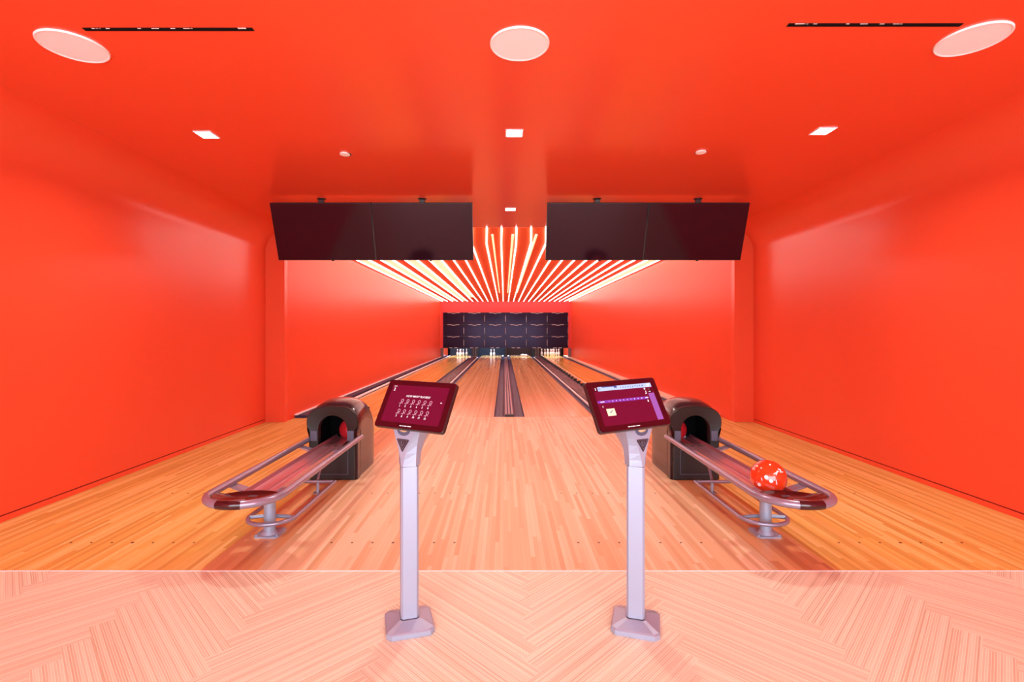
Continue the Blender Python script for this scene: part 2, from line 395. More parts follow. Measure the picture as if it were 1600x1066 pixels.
# bumper along the left edge of the far right lane, raised on posts
r = empty('bumper_rail', (1.84, 0, 0)); tag(r, 'raised cream bumper rail on dark posts along the far right lane', 'bumper rail')
bm = BM(); tube(bm, [(0.015, 1.6, 0.075), (0.015, LE-0.6, 0.075)], 0.016, 10); obj('rail', bm, M_cream, r, True)
y = 1.8
while y < LE-0.8:
    bm = BM(); box(bm, -0.075, -0.002, y, y+0.05, 0.0, 0.068, 0.006); box(bm, -0.012, 0.012, y+0.005, y+0.045, 0.055, 0.072); obj('bumper_post', bm, M_black, r)
    y += 0.62
# ledge on the right wall, capping and bumper on the left wall side
bm = BM(); box(bm, 3.07, IX, 0.02, LE-0.3, -0.07, 0.045, 0.008); tag(obj('wall_ledge', bm, M_cream), 'cream ledge running along the foot of the right lane wall', 'ledge')
bm = BM(); box(bm, -IX, -3.068, -0.10, LE-0.3, -0.0, 0.04, 0.008)
box(bm, -IX+0.07, -3.09, -0.095, LE-0.3, 0.041, 0.043)
tag(obj('wall_ledge', bm, M_gutter), 'dark grey ledge with rounded nose along the foot of the left lane wall', 'ledge')
bm = BM(); box(bm, -IX, -IX+0.05, -0.12, LE-0.3, 0.041, 0.062, 0.008); tag(obj('capping_strip', bm, M_cap), 'thin white capping strip against the left lane wall', 'capping strip', )
bm = BM(); tube(bm, [(-2.955, 0.02, 0.018), (-2.955, LE-0.4, 0.018)], 0.026, 10); tag(obj('bumper_tube', bm, M_cap, smooth=True), 'white bumper tube lying along the far left lane edge', 'bumper rail')

# ---------------------------------------------------------------- pits, kickbacks, pins
for i, lc in enumerate(LC):
    bm = BM(); box(bm, lc-0.72, lc+0.72, 20.25, 20.29, -0.15, 0.9)
    tag(obj('pit_curtain', bm, M_pitblue if i < 2 else M_pitred), ['navy pit curtain behind the five pins of the far left lane', 'navy pit curtain behind the two pins of the inner left lane',
        'dark red pit curtain behind the empty inner right pin deck', 'dark red pit curtain behind the full rack of the far right lane'][i], 'pit curtain', 'pit curtains behind the pins')
for x, wd, m, lab in ((-1.575, 0.11, M_post, 'grey kickback post between the two left hand pin decks'), (0.0, 0.05, M_bezel, 'black kickback panel between the two middle pin decks'),
                      (1.575, 0.11, M_post, 'grey kickback post between the two right hand pin decks')):
    r = empty('kickback', (x, 0, 0)); tag(r, lab, 'kickback')
    bm = BM(); box(bm, -wd, wd, 17.5, 20.2, 0.005 if wd < 0.1 else -0.05, 0.9, 0.01); obj('kickback_panel', bm, M_bezel, r)
    if wd > 0.1:
        for q in (-1, 1):
            bm = BM(); box(bm, q*0.055-0.03, q*0.055+0.03, 17.45, 17.499, -0.02, 0.55, 0.01); obj('kickback_edge', bm, m, r)
pin_prof = [(0.0258, 0.0), (0.0286, 0.01), (0.0358, 0.045), (0.0495, 0.09), (0.0605, 0.115), (0.0605, 0.135), (0.053, 0.18), (0.038, 0.22), (0.025, 0.245), (0.0228, 0.262), (0.0235, 0.275), (0.0248, 0.285), (0.0300, 0.315), (0.0324, 0.343), (0.028, 0.365), (0.017, 0.377), (0.006, 0.381)]
pin0 = None
def pin(x, y, label, rot=None, z=0.001, group='bowling pins'):
    global pin0
    if pin0 is None:
        bm = BM(); mis = [0]*16; mis[8] = 1; mis[10] = 1
        lathe(bm, pin_prof, n=20, mis=mis); o = obj('bowling_pin', bm, [M_pin, M_pinred], smooth=True); pin0 = o
    else: o = pin0.copy(); COL.objects.link(o)
    o.location = (x, y, z)
    o.rotation_euler = rot if rot else (0, 0, 0)
    tag(o, label, 'bowling pin', group)
PO = {1: (0, 0), 2: (-.1525, .264), 3: (.1525, .264), 4: (-.305, .528), 5: (0, .528), 6: (.305, .528), 7: (-.4575, .792), 8: (-.1525, .792), 9: (.1525, .792), 10: (.4575, .792)}
rown = {1: 'head pin', 2: 'second row left', 3: 'second row right', 4: 'third row left', 5: 'third row middle', 6: 'third row right', 7: 'back row leftmost', 8: 'back row left of middle', 9: 'back row right of middle', 10: 'back row rightmost'}
HY = 18.29
for ln, ids in ((0, (1, 5, 2, 3, 6)), (1, (1, 3)), (3, tuple(range(1, 11)))):
    for k in ids:
        nm = ['white standing pin on the far left lane, ', 'white standing pin on the inner left lane, ', '', 'white standing pin of the full far right rack, '][ln]
        pin(LC[ln]+PO[k][0], HY+PO[k][1]*0.98-0.02, nm+rown[k], group='standing pins on the pin decks')
pin(-0.165, 18.2, 'fallen white pin in the gutter beside the two standing pins', (PI/2, 0, 0.1), 0.03, 'fallen pins')
pin(-1.778, 17.1, 'fallen white pin in the gutter beside the five standing pins', (PI/2, 0, 0.04), 0.018, 'fallen pins')
pin(0.16, 18.2, 'fallen pin in the gutter right of the centre rails', (PI/2, 0, -0.2), 0.03, 'fallen pins')
pin(0.80, 18.9, 'fallen pin at the back of the empty inner right deck, left one', (PI/2, 0, 1.0), 0.061, 'fallen pins')
pin(1.03, 18.6, 'fallen pin at the back of the empty inner right deck, right one', (PI/2, 0, 0.2), 0.061, 'fallen pins')

# ---------------------------------------------------------------- display wall over the pins
cw = (MX1-MX0)/6; rh = (MZ1-MZ0)/3
rn = ['bottom', 'middle', 'top']; cn = ['leftmost', 'second from left', 'third from left', 'third from right', 'second from right', 'rightmost']
proto = empty('wall_display', (0, 0, 0))
bm = BM(); box(bm, -cw/2+0.0002, cw/2-0.0002, 0.012, 0.06, -rh/2+0.0002, rh/2-0.0002); obj('display_housing', bm, M_bezel, proto)
bm = BM(); box(bm, -cw/2+0.012, cw/2-0.012, 0.006, 0.013, -rh/2+0.012, rh/2-0.012); obj('display_glass', bm, M_mask, proto)
bm = BM()
random.seed(2)
pts = [(-0.30, 0.0), (-0.20, -0.004), (-0.09, -0.006), (-0.06, -0.028), (0.07, -0.030), (0.10, -0.006), (0.20, -0.004), (0.30, 0.0)]
for a, b in zip(pts[:-1], pts[1:]):
    prism(bm, [(a[0], rh/2-0.012+a[1]), (b[0], rh/2-0.012+b[1]), (b[0], rh/2-0.026+b[1]), (a[0], rh/2-0.026+a[1])], 0.002, 0.007, 'Y')
obj('top_label', bm, M_white, proto)  # white marks along the display edges, kinked one at the top
bm = BM(); box(bm, cw/2-0.013, cw/2-0.003, 0.002, 0.0118, -0.17, 0.12); obj('edge_label', bm, M_white, proto)
for rI in range(3):
    for cI in range(6):
        o = proto if (rI, cI) == (0, 0) else copy_tree(proto)
        o.location = (MX0+cw*(cI+0.5), YB-0.062, MZ0+rh*(rI+0.5))
        tag(o, 'black glossy wall display over the pins, %s row, %s' % (rn[rI], cn[cI]), 'display', 'display wall above the pin decks')
for ch in [c for o in COL.objects if o.name.startswith('wall_display') and o['label'].find('bottom row') >= 0 for c in [o]]:
    for q in (-0.14, 0.12):
        bm = BM(); box(bm, q-0.08, q+0.08, 0.002, 0.0118, -rh/2+0.004, -rh/2+0.020); obj('bottom_label', bm, M_white, ch)

# ---------------------------------------------------------------- ceiling strip lights over the lanes
YK = 0.85; Y0S = YP+0.012
ordn = ['first', 'second', 'third', 'fourth', 'fifth', 'sixth', 'seventh', 'eighth', 'ninth', 'tenth', 'eleventh', 'twelfth', 'thirteenth']
xs = [0.126+0.252*k for k in range(-13, 13)]
kf = (Y0S-CAMY)/(YK-CAMY)
hw = 0.012
for i, x in enumerate(xs):
    x0 = -0.05+(x+0.05)*kf
    bm = BM()
    prism(bm, [(x0-hw, Y0S), (x0+hw, Y0S), (x+hw, YK), (x+hw, YB-0.02), (x-hw, YB-0.02), (x-hw, YK)], ZC-0.022, ZC-0.0005)
    lab = 'slim white ceiling strip light over the lanes, %s from the %s wall' % (ordn[i] if i < 13 else ordn[25-i], 'left' if i < 13 else 'right')
    tag(obj('strip_light', bm, M_strip), lab, 'strip light', 'white ceiling strip lights')
pl = {0: 'outermost against the left wall', 2: 'second from the left wall', 4: 'third from the left wall', 6: 'fourth from the left wall', 24: 'the only one near the right wall'}
for i, lab in pl.items():
    bm = BM(); box(bm, xs[i]+hw+0.012, xs[i+1]-hw-0.012, YK+0.3, YB-0.4 if i != 6 else YB-3.0, ZC-0.008, ZC-0.0005)
    tag(obj('light_panel', bm, M_panel), 'wide warm light panel between ceiling strips, '+lab, 'light panel', 'warm ceiling light panels')
for x, wd, lab in ((-0.26, 0.030, 'left one'), (0.055, 0.036, 'middle one'), (0.42, 0.034, 'right one')):
    bm = BM(); box(bm, x-wd/2, x+wd/2, 0.05, 11.6, ZC-0.020, ZC-0.0005)
    tag(obj('warm_strip_light', bm, M_tan), 'short tan lit ceiling strip between the white strips, '+lab, 'strip light', 'tan ceiling strips')

# ---------------------------------------------------------------- near ceiling fittings
for x, y, lab in ((-2.34, -3.85, 'near the left wall'), (0.0, -3.88, 'on the centre line behind the round speaker'), (2.305, -3.92, 'near the right wall'), (0.0, -1.53, 'between the two screen pairs')):
    r = empty('downlight', (x, y, ZC)); tag(r, 'small square recessed white downlight '+lab, 'downlight', 'square downlights')
    s = 0.058
    bm = BM(); box(bm, -s, s, -s, s, -0.004, -0.001); obj('lens', bm, M_lamp, r)
    bm = BM()
    for a in ((-s-.008, s+.008, -s-.008, -s), (-s-.008, s+.008, s, s+.008), (-s-.008, -s, -s, s), (s, s+.008, -s, s)): box(bm, *a, -0.007, -0.0005)
    obj('rim', bm, M_cap, r)
for x, y, lab in ((-1.42, -3.44, 'above the left screen pair'), (1.565, -3.486, 'above the right screen pair')):
    r = empty('sprinkler_cover', (x, y, ZC)); tag(r, 'small round white sprinkler cover on the ceiling '+lab, 'sprinkler', 'round sprinkler covers')
    bm = BM(); disc(bm, 0, 0, -0.010, -0.001, 0.042, 28); obj('cover_disc', bm, M_white, r)
    bm = BM(); disc(bm, 0.004, 0.01, -0.004, -0.0005, 0.047, 28); obj('cover_ring', bm, M_bezel, r)
for x, y, lab in ((-2.34, -5.027, 'near the left wall'), (0.005, -5.047, 'in the middle of the room'), (2.325, -5.09, 'near the right wall')):
    r = empty('ceiling_speaker', (x, y, ZC)); tag(r, 'large round white ceiling speaker '+lab, 'speaker', 'round ceiling speakers')
    bm = BM(); disc(bm, 0, 0, -0.007, -0.0005, 0.141, 64); obj('grille', bm, M_grille, r)
    bm = BM()
    prof = [(0.1415, -0.008), (0.150, -0.010), (0.154, -0.006), (0.155, -0.0005), (0.1415, -0.0005)]
    n = 64; rings = [[bm.verts.new((q*math.cos(2*PI*k/n), q*math.sin(2*PI*k/n), z)) for k in range(n)] for q, z in prof]
    for a in range(5):
        for k in range(n): bm.faces.new((rings[a][k], rings[a][(k+1) % n], rings[(a+1) % 5][(k+1) % n], rings[(a+1) % 5][k]))
    obj('rim', bm, M_white, r, True)
for x0, x1, y, lab, dx in ((-2.16, -1.32, -5.174, 'left', 1), (1.31, 2.16, -5.21, 'right', -1)):
    r = empty('slot_diffuser', ((x0+x1)/2, y, ZC)); h = (x1-x0)/2; tag(r, 'long thin black air slot in the ceiling, '+lab+' one', 'air slot', 'ceiling air slots')
    bm = BM(); box(bm, -h, h, -0.012, 0.012, -0.003, -0.0005); obj('slot', bm, M_blackm, r)
    random.seed(7)
    bm = BM()
    for q in range(9):
        c = random.uniform(-h+0.03, h-0.03); wv = random.uniform(0.006, 0.02); box(bm, c-wv, c+wv, -0.013, -0.009, -0.0042, -0.0032)
    box(bm, dx*(h-0.05)-0.02, dx*(h-0.05)+0.02, -0.016, -0.008, -0.0042, -0.0032)
    obj('slot_fleck', bm, M_white, r)

# ---------------------------------------------------------------- hanging score screens
MW = 1.138; MH = 0.655; TL = math.radians(20.6)
def monitor():
    r = empty('overhead_screen', (0, 0, 0))
    T = Matrix.Rotation(TL, 4, 'X')       # top leans towards the viewer
    def fin(bm): bmesh.ops.transform(bm, matrix=T, verts=bm.verts); return bm
    bm = BM(); box(bm, -MW/2+0.001, MW/2-0.001, 0.002, 0.045, -MH, 0, 0.004); obj('screen_housing', fin(bm), M_bezel, r)
    bm = BM(); box(bm, -MW/2+0.008, MW/2-0.008, -0.002, 0.003, -MH+0.009, -0.008); obj('screen_glass', fin(bm), M_screen, r)
    bm = BM(); box(bm, -0.03, 0.03, 0.03, 0.07, -0.06, 0.035, 0.004); tube(bm, [(0, 0.05, 0.0), (0, 0.05, 0.035)], 0.012)
    obj('mount_clamp', fin(bm), M_black, r)
    bm = BM(); tube(bm, [(0, 0.05, 0.0), (0, 0.05, 0.055)], 0.011, 10); disc(bm, 0, 0.05, 0.050, 0.056, 0.05, 24); obj('ceiling_mount', bm, M_black, r, True)
    bm = BM(); box(bm, 0.05, 0.08, 0.006, 0.03, -MH-0.012, -MH+0.002, 0.003); obj('foot_nub', fin(bm), M_black, r)
    return r
mp = monitor()
mlab = ['black overhead screen over the left, outer one by the wall', 'black overhead screen over the left, inner one by the middle gap',
        'black overhead screen over the right, inner one by the middle gap', 'black overhead screen over the right, outer one by the wall']
for i, x in enumerate((-2.144, -1.003, 0.975, 2.116)):
    o = mp if i == 0 else copy_tree(mp)
    o.location = (x, 5.60+CAMY, ZC-0.057); tag(o, mlab[i], 'screen', 'overhead score screens')

# ---------------------------------------------------------------- ball returns
def arc(cx, cy, r, a0, a1, n, z): return [(cx+r*math.cos(a0+(a1-a0)*k/n), cy+r*math.sin(a0+(a1-a0)*k/n), z) for k in range(n+1)]
def D(d): return d+CAMY-(-3.25)             # local y: root sits at the hood front, depth 4.40
def ball_return():
    r = empty('ball_return', (0, 0, 0)); L = lambda d: d-4.40
    # hood shell: lofted sections from front to back
    def section(wl, wt, h, n=18):
        pts = [(-wl, 0.0), (-wl, 0.20), (-wl-0.002, 0.36)]
        zc = h-0.20
        for k in range(n+1):
            a = PI-PI*k/n; ca, sa = math.cos(a), math.sin(a)
            pts.append((wt*math.copysign(abs(ca)**0.75, ca), zc+0.20*abs(sa)**0.85))
        pts += [(wl+0.002, 0.36), (wl, 0.20), (wl, 0.0)]
        return pts
    secs = [(0.0, 0.202, 0.226, 0.645), (0.012, 0.205, 0.231, 0.655), (0.10, 0.206, 0.230, 0.683), (0.22, 0.208, 0.224, 0.697), (0.34, 0.210, 0.218, 0.690), (0.44, 0.211, 0.216, 0.665),
            (0.52, 0.210, 0.213, 0.625), (0.58, 0.207, 0.208, 0.57), (0.63, 0.198, 0.198, 0.50), (0.655, 0.185, 0.185, 0.44)]
    bm = BM(); rings = []
    for y, wl, wt, h in secs: rings.append([bm.verts.new((x, y, z)) for x, z in section(wl, wt, h)])
    for a, b in zip(rings[:-1], rings[1:]):
        for i in range(len(a)-1): bm.faces.new((a[i], a[i+1], b[i+1], b[i]))
    bm.faces.new(rings[-1])
    obj('hood', bm, M_hood, r, True)
    # side seam, one each side, arched panel line
    for sg in (-1, 1):
        bm = BM()
        pts = [(sg*0.205, 0.115, 0.0), (sg*0.2075, 0.11, 0.2), (sg*0.211, 0.10, 0.38), (sg*0.217, 0.085, 0.46), (sg*0.217, 0.06, 0.505), (sg*0.214, 0.02, 0.52)]
        tube(bm, pts, 0.008, 8); obj('side_seam', bm, M_blackm, r, True)
        bm = BM(); prism(bm, [(0.02, 0.0), (0.10, 0.0), (0.096, 0.40), (0.075, 0.485), (0.02, 0.50)], sg*0.2065, sg*0.2165, 'X'); obj('side_panel', bm, M_hood, r)
    # front frame, a mushroom outline with an arched opening
    def outline():
        p = []
        n = 24
        right = [(0.198, 0.0), (0.198, 0.30), (0.198, 0.42), (0.208, 0.455), (0.228, 0.485)]
        arcp = [(0.228*math.copysign(abs(math.cos(a))**0.7, math.cos(a)), 0.50+0.15*abs(math.sin(a))**0.8) for a in [PI*k/n for k in range(n+1)]]
        left = [(-x, z) for x, z in reversed(right)]
        return right+arcp+left
    out = outline()
    hole = [(0.128, 0.285), (0.128, 0.44)]+[(0.128*math.cos(PI*k/20), 0.445+0.125*math.sin(PI*k/20)) for k in range(21)]+[(-0.128, 0.44), (-0.128, 0.285)]
    # build ring: close the outline at the level of the tray
    out_f = [(x, z) for x, z in out if z >= 0.30]
    bm = BM()
    def ringpoly(A, B, m):
        def res(P):
            d = [0]
            for a, b in zip(P[:-1], P[1:]): d.append(d[-1]+math.hypot(b[0]-a[0], b[1]-a[1]))
            o = []
            for k in range(m+1):
                t = d[-1]*k/m; i = max(j for j in range(len(d)) if d[j] <= t+1e-9); i = min(i, len(P)-2)
                u = (t-d[i])/max(1e-9, d[i+1]-d[i]); o.append((P[i][0]+(P[i+1][0]-P[i][0])*u, P[i][1]+(P[i+1][1]-P[i][1])*u))
            return o
        return res(A), res(B)
    A, B = ringpoly(out_f, hole, 44)
    for y0 in (0,):
        cols = []
        for (a, b) in zip(A, B):
            m1 = (a[0]*0.93+b[0]*0.07, a[1]*0.93+b[1]*0.07)
            cols.append([bm.verts.new((a[0], 0.012, a[1])), bm.verts.new((a[0], -0.006, a[1])), bm.verts.new((m1[0], -0.016, m1[1])),
                         bm.verts.new(((a[0]+b[0])/2, -0.012, (a[1]+b[1])/2)), bm.verts.new((b[0], -0.004, b[1])), bm.verts.new((b[0], 0.06, b[1]))])
        for c0, c1 in zip(cols[:-1], cols[1:]):
            for k in range(5): bm.faces.new((c0[k], c0[k+1], c1[k+1], c1[k]))
    obj('front_frame', bm, M_frame, r, True)
    for sg in (-1, 1):
        bm = BM(); a, b = sorted((sg*0.132, sg*0.190)); box(bm, a, b, -0.019, -0.008, 0.345, 0.435, 0.004); obj('guard_plate', bm, M_bluegrey, r)
    bm = BM(); box(bm, -0.199, 0.199, -0.010, 0.011, 0.004, 0.302, 0.006); obj('lower_panel', bm, M_black, r)
    bm = BM()
    for a in ((-0.14, 0.14, 0.262, 0.268), (-0.14, 0.14, 0.05, 0.056), (-0.14, -0.134, 0.05, 0.268), (0.134, 0.14, 0.05, 0.268)): box(bm, a[0], a[1], -0.014, -0.009, a[2], a[3], 0.001)
    obj('panel_border', bm, M_bluegrey, r)
    # dark cavity
    bm = BM(); box(bm, -0.19, 0.19, 0.061, 0.50, 0.27, 0.57)
    bm.faces.ensure_lookup_table()
    ff = [f for f in bm.faces if f.calc_center_median().y < 0.07]; bmesh.ops.delete(bm, geom=ff, context='FACES')
    obj('cavity', bm, M_blackm, r, normals=False)
    bm = BM(); box(bm, -0.03, -0.024, 0.40, 0.41, 0.30, 0.55); box(bm, -0.06, 0.06, 0.39, 0.40, 0.36, 0.372); box(bm, 0.02, 0.04, 0.35, 0.37, 0.30, 0.37); obj('mechanism', bm, M_silver, r)
    # ball track tray
    pr = [(-0.100, 0.325), (-0.093, 0.326), (-0.086, 0.302), (-0.012, 0.298), (-0.009, 0.307), (0.009, 0.307), (0.012, 0.298), (0.086, 0.302), (0.093, 0.326), (0.100, 0.325), (0.100, 0.275), (-0.100, 0.275)]
    bm = BM(); prism(bm, pr, L(3.08), 0.40, 'Y'); obj('ball_track', bm, M_tray, r)
    # outer rail loop
    ZR = 0.355; a = 0.215
    pts = [(a, L(4.52), ZR), (a, L(4.0), ZR), (a, L(3.4), ZR)]+[(x, y, ZR) for x, y, z in arc(0, L(2.95), a, 0, -PI, 28, ZR)]+[(-a, L(3.4), ZR), (-a, L(4.0), ZR), (-a, L(4.52), ZR)]
    bm = BM(); tube(bm, pts, 0.0225, 16); obj('rail_loop', bm, M_railm, r, True)
    for sg in (-1, 1):
        bm = BM(); tube(bm, [(sg*a, L(4.518), ZR), (sg*a, L(4.53), ZR)], 0.0215, 16); obj('rail_end_cap', bm, M_silver, r, True)
    # front dish
    bm = BM(); nr, na = 8, 40; rings = []
    def rim(t):
        x, y = math.cos(t), math.sin(t)
        return (0.196*x, 0.196*y) if y < 0 else (0.196*x, 0.125*y)
    for i in range(nr+1):
        s = i/nr; row = []
        for k in range(na):
            x, y = rim(2*PI*k/na); row.append(bm.verts.new((x*s if i else x*0.001, L(2.96)+y*s, 0.320+0.038*s**2.2-(0.030 if y > 0.01 else 0)*s*min(1, max(0, y/0.06)))))
        rings.append(row)
    for i in range(nr):
        for k in range(na): bm.faces.new((rings[i][k], rings[i][(k+1) % na], rings[i+1][(k+1) % na], rings[i+1][k]))
    ext = bmesh.ops.extrude_face_region(bm, geom=bm.faces[:]); bmesh.ops.translate(bm, vec=(0, 0, -0.03), verts=[g for g in ext['geom'] if isinstance(g, bmesh.types.BMVert)])
    d = obj('end_dish', bm, M_dish, r, True)
    bm = BM(); tube(bm, [(x, y, ZR+0.001) for x, y, z in arc(0, L(2.95), a, -PI/2-0.30, -PI/2+0.30, 10, 0)], 0.0255, 16); obj('dish_lip', bm, M_dish, d, True)
    bm = BM(); y0 = L(2.83); zz = 0.3485
    T = [(-0.055, y0-0.02), (0.055, y0-0.02), (0.0, y0+0.075)]
    for p, q in ((0, 1), (1, 2), (2, 0)): tube(bm, [(T[p][0], T[p][1], zz-(T[p][1]-y0)*0.25), (T[q][0], T[q][1], zz-(T[q][1]-y0)*0.25)], 0.003, 6)
    obj('triangle_emblem', bm, M_greyrail, d)
    bm = BM(); box(bm, -0.02, 0.03, L(2.985), L(3.005), 0.3205, 0.3235, 0.001); obj('blue_mark', bm, M_bluegrey, d)  # painted blue highlight on the left dish, an emblem on the right
    # post, base plate, foot rail
    bm = BM(); tube(bm, [(0, L(3.22), 0.008), (0, L(3.22), 0.285)], 0.036, 20); obj('post', bm, M_silver, r, True)
    bm = BM(); tube(bm, [(0, L(3.22), 0.008), (0, L(3.22), 0.03)], [0.05, 0.037], 20); obj('post_collar', bm, M_silver, r, True)
    bm = BM(); prism(bm, [(-0.078, L(3.17)), (-0.065, L(3.155)), (0.065, L(3.155)), (0.078, L(3.17)), (0.078, L(3.29)), (0.06, L(3.315)), (-0.06, L(3.315)), (-0.078, L(3.29))], 0.0, 0.009)
    for q in (-0.066, 0.066): tube(bm, [(q, L(3.175), 0.009), (q, L(3.175), 0.016)], 0.006, 8)
    obj('base_plate', bm, M_silver, r)
    a2 = 0.15; zf = 0.10
    pts = [(a2, L(4.02), zf), (a2, L(3.6), zf)]+[(x, y, zf) for x, y, z in arc(0, L(3.27), a2, 0, -PI, 24, 0)]+[(-a2, L(3.6), zf), (-a2, L(4.02), zf)]
    bm = BM(); tube(bm, pts, 0.0135, 12, closed=True); obj('foot_rail', bm, M_railm, r, True)
    bm = BM(); tube(bm, [(x, y, zf) for x, y, z in [(-a2, L(3.24), 0), (-0.09, L(3.265), 0), (0, L(3.275), 0), (0.09, L(3.265), 0), (a2, L(3.24), 0)]], 0.0125, 12); obj('foot_crossbar', bm, M_silver, r, True)
    bm = BM(); tube(bm, [(0.0, L(4.05), zf), (0.0, L(4.12), 0.20), (0.0, L(4.14), 0.29)], 0.013, 12); obj('rear_strut', bm, M_railm, r, True)
    bm = BM(); tube(bm, [(0.0, L(4.05), zf), (0.0, L(4.05), 0.0)], 0.013, 12); disc(bm, 0, L(4.05), 0, 0.006, 0.035, 20); obj('rear_foot', bm, M_silver, r, True)
    for sg in (-1, 1):
        for d0 in (3.16, 4.22):
            bm = BM(); x0, x1 = sg*0.098, sg*0.215
            prism(bm, [(x0, 0.290), (x1, 0.334), (x1, 0.344), (x0, 0.308)], L(d0)-0.035, L(d0)+0.035, 'Y'); obj('rail_bracket', bm, M_railm, r)
    return r
brp = ball_return()
brp.location = (-1.588, 4.40+CAMY, 0); tag(brp, 'dark hooded ball return with silver rails and empty track on the left', 'ball return', 'ball returns')
brr = copy_tree(brp); brr.location = (1.610, 4.40+CAMY, 0); tag(brr, 'dark hooded ball return with silver rails holding the orange ball', 'ball return', 'ball returns')

# bowling balls
def ball(name, loc, mat, label, marks=True, rot=(0, 0, 0)):
    r = empty(name, loc); r.rotation_euler = rot
    bm = BM(); bmesh.ops.create_uvsphere(bm, u_segments=48, v_segments=28, radius=0.1085); obj('ball_shell', bm, mat, r, True)
    if marks:
        RR = 0.1088
        def sp(u, v, rr=RR): return Vector((rr*math.sin(u)*math.cos(v), -rr*math.cos(u)*math.cos(v), rr*math.sin(v)))
        def stroke(nm, segs, wd, m=M_white):
            bm = BM()
            for s in segs:
                n = 6; P = [sp(s[0]+(s[2]-s[0])*k/n, s[1]+(s[3]-s[1])*k/n) for k in range(n+1)]
                tube(bm, P, wd, 6)
            obj(nm, bm, m, r)
        for (u, v) in ((-0.08, -0.02), (0.17, -0.20), (-0.52, -0.50)):
            c = sp(u, v); nrm = c.normalized(); bm = BM(); disc(bm, 0, 0, 0, 0.0012, 0.0115, 20)
            q = Vector((0, 0, 1)).rotation_difference(nrm).to_matrix().to_4x4()
            bmesh.ops.transform(bm, matrix=Matrix.Translation(c)@q, verts=bm.verts); obj('finger_insert', bm, M_white, r)  # small white dots set on the ball surface
        stroke('ball_lettering', [(0.55, 0.42, 0.42, 0.14), (0.30, 0.20, 0.45, 0.30), (0.48, 0.34, 0.62, 0.40), (0.62, 0.55, 0.80, 0.50), (0.80, 0.50, 0.72, 0.36), (0.72, 0.36, 0.92, 0.40)], 0.0035)
        stroke('ball_line_mark', [(0.42, -0.10, 0.50, -0.36), (0.32, -0.08, 0.34, -0.16)], 0.0028)
        stroke('ball_faint_mark', [(-0.34, -0.10, -0.30, -0.24)], 0.0028)
    tag(r, label, 'bowling ball', 'bowling balls'); return r
ball('bowling_ball', (1.608, 3.185+CAMY, 0.378), M_ball, 'shiny orange red bowling ball resting on the right ball return track', rot=(-0.28, 0, -0.5))
ball('bowling_ball', (-1.545, 4.78+CAMY, 0.376), M_ballin, 'crimson bowling ball half hidden inside the left hood', False)
ball('bowling_ball', (1.560, 4.78+CAMY, 0.376), M_ballin, 'crimson bowling ball half hidden inside the right hood', False)

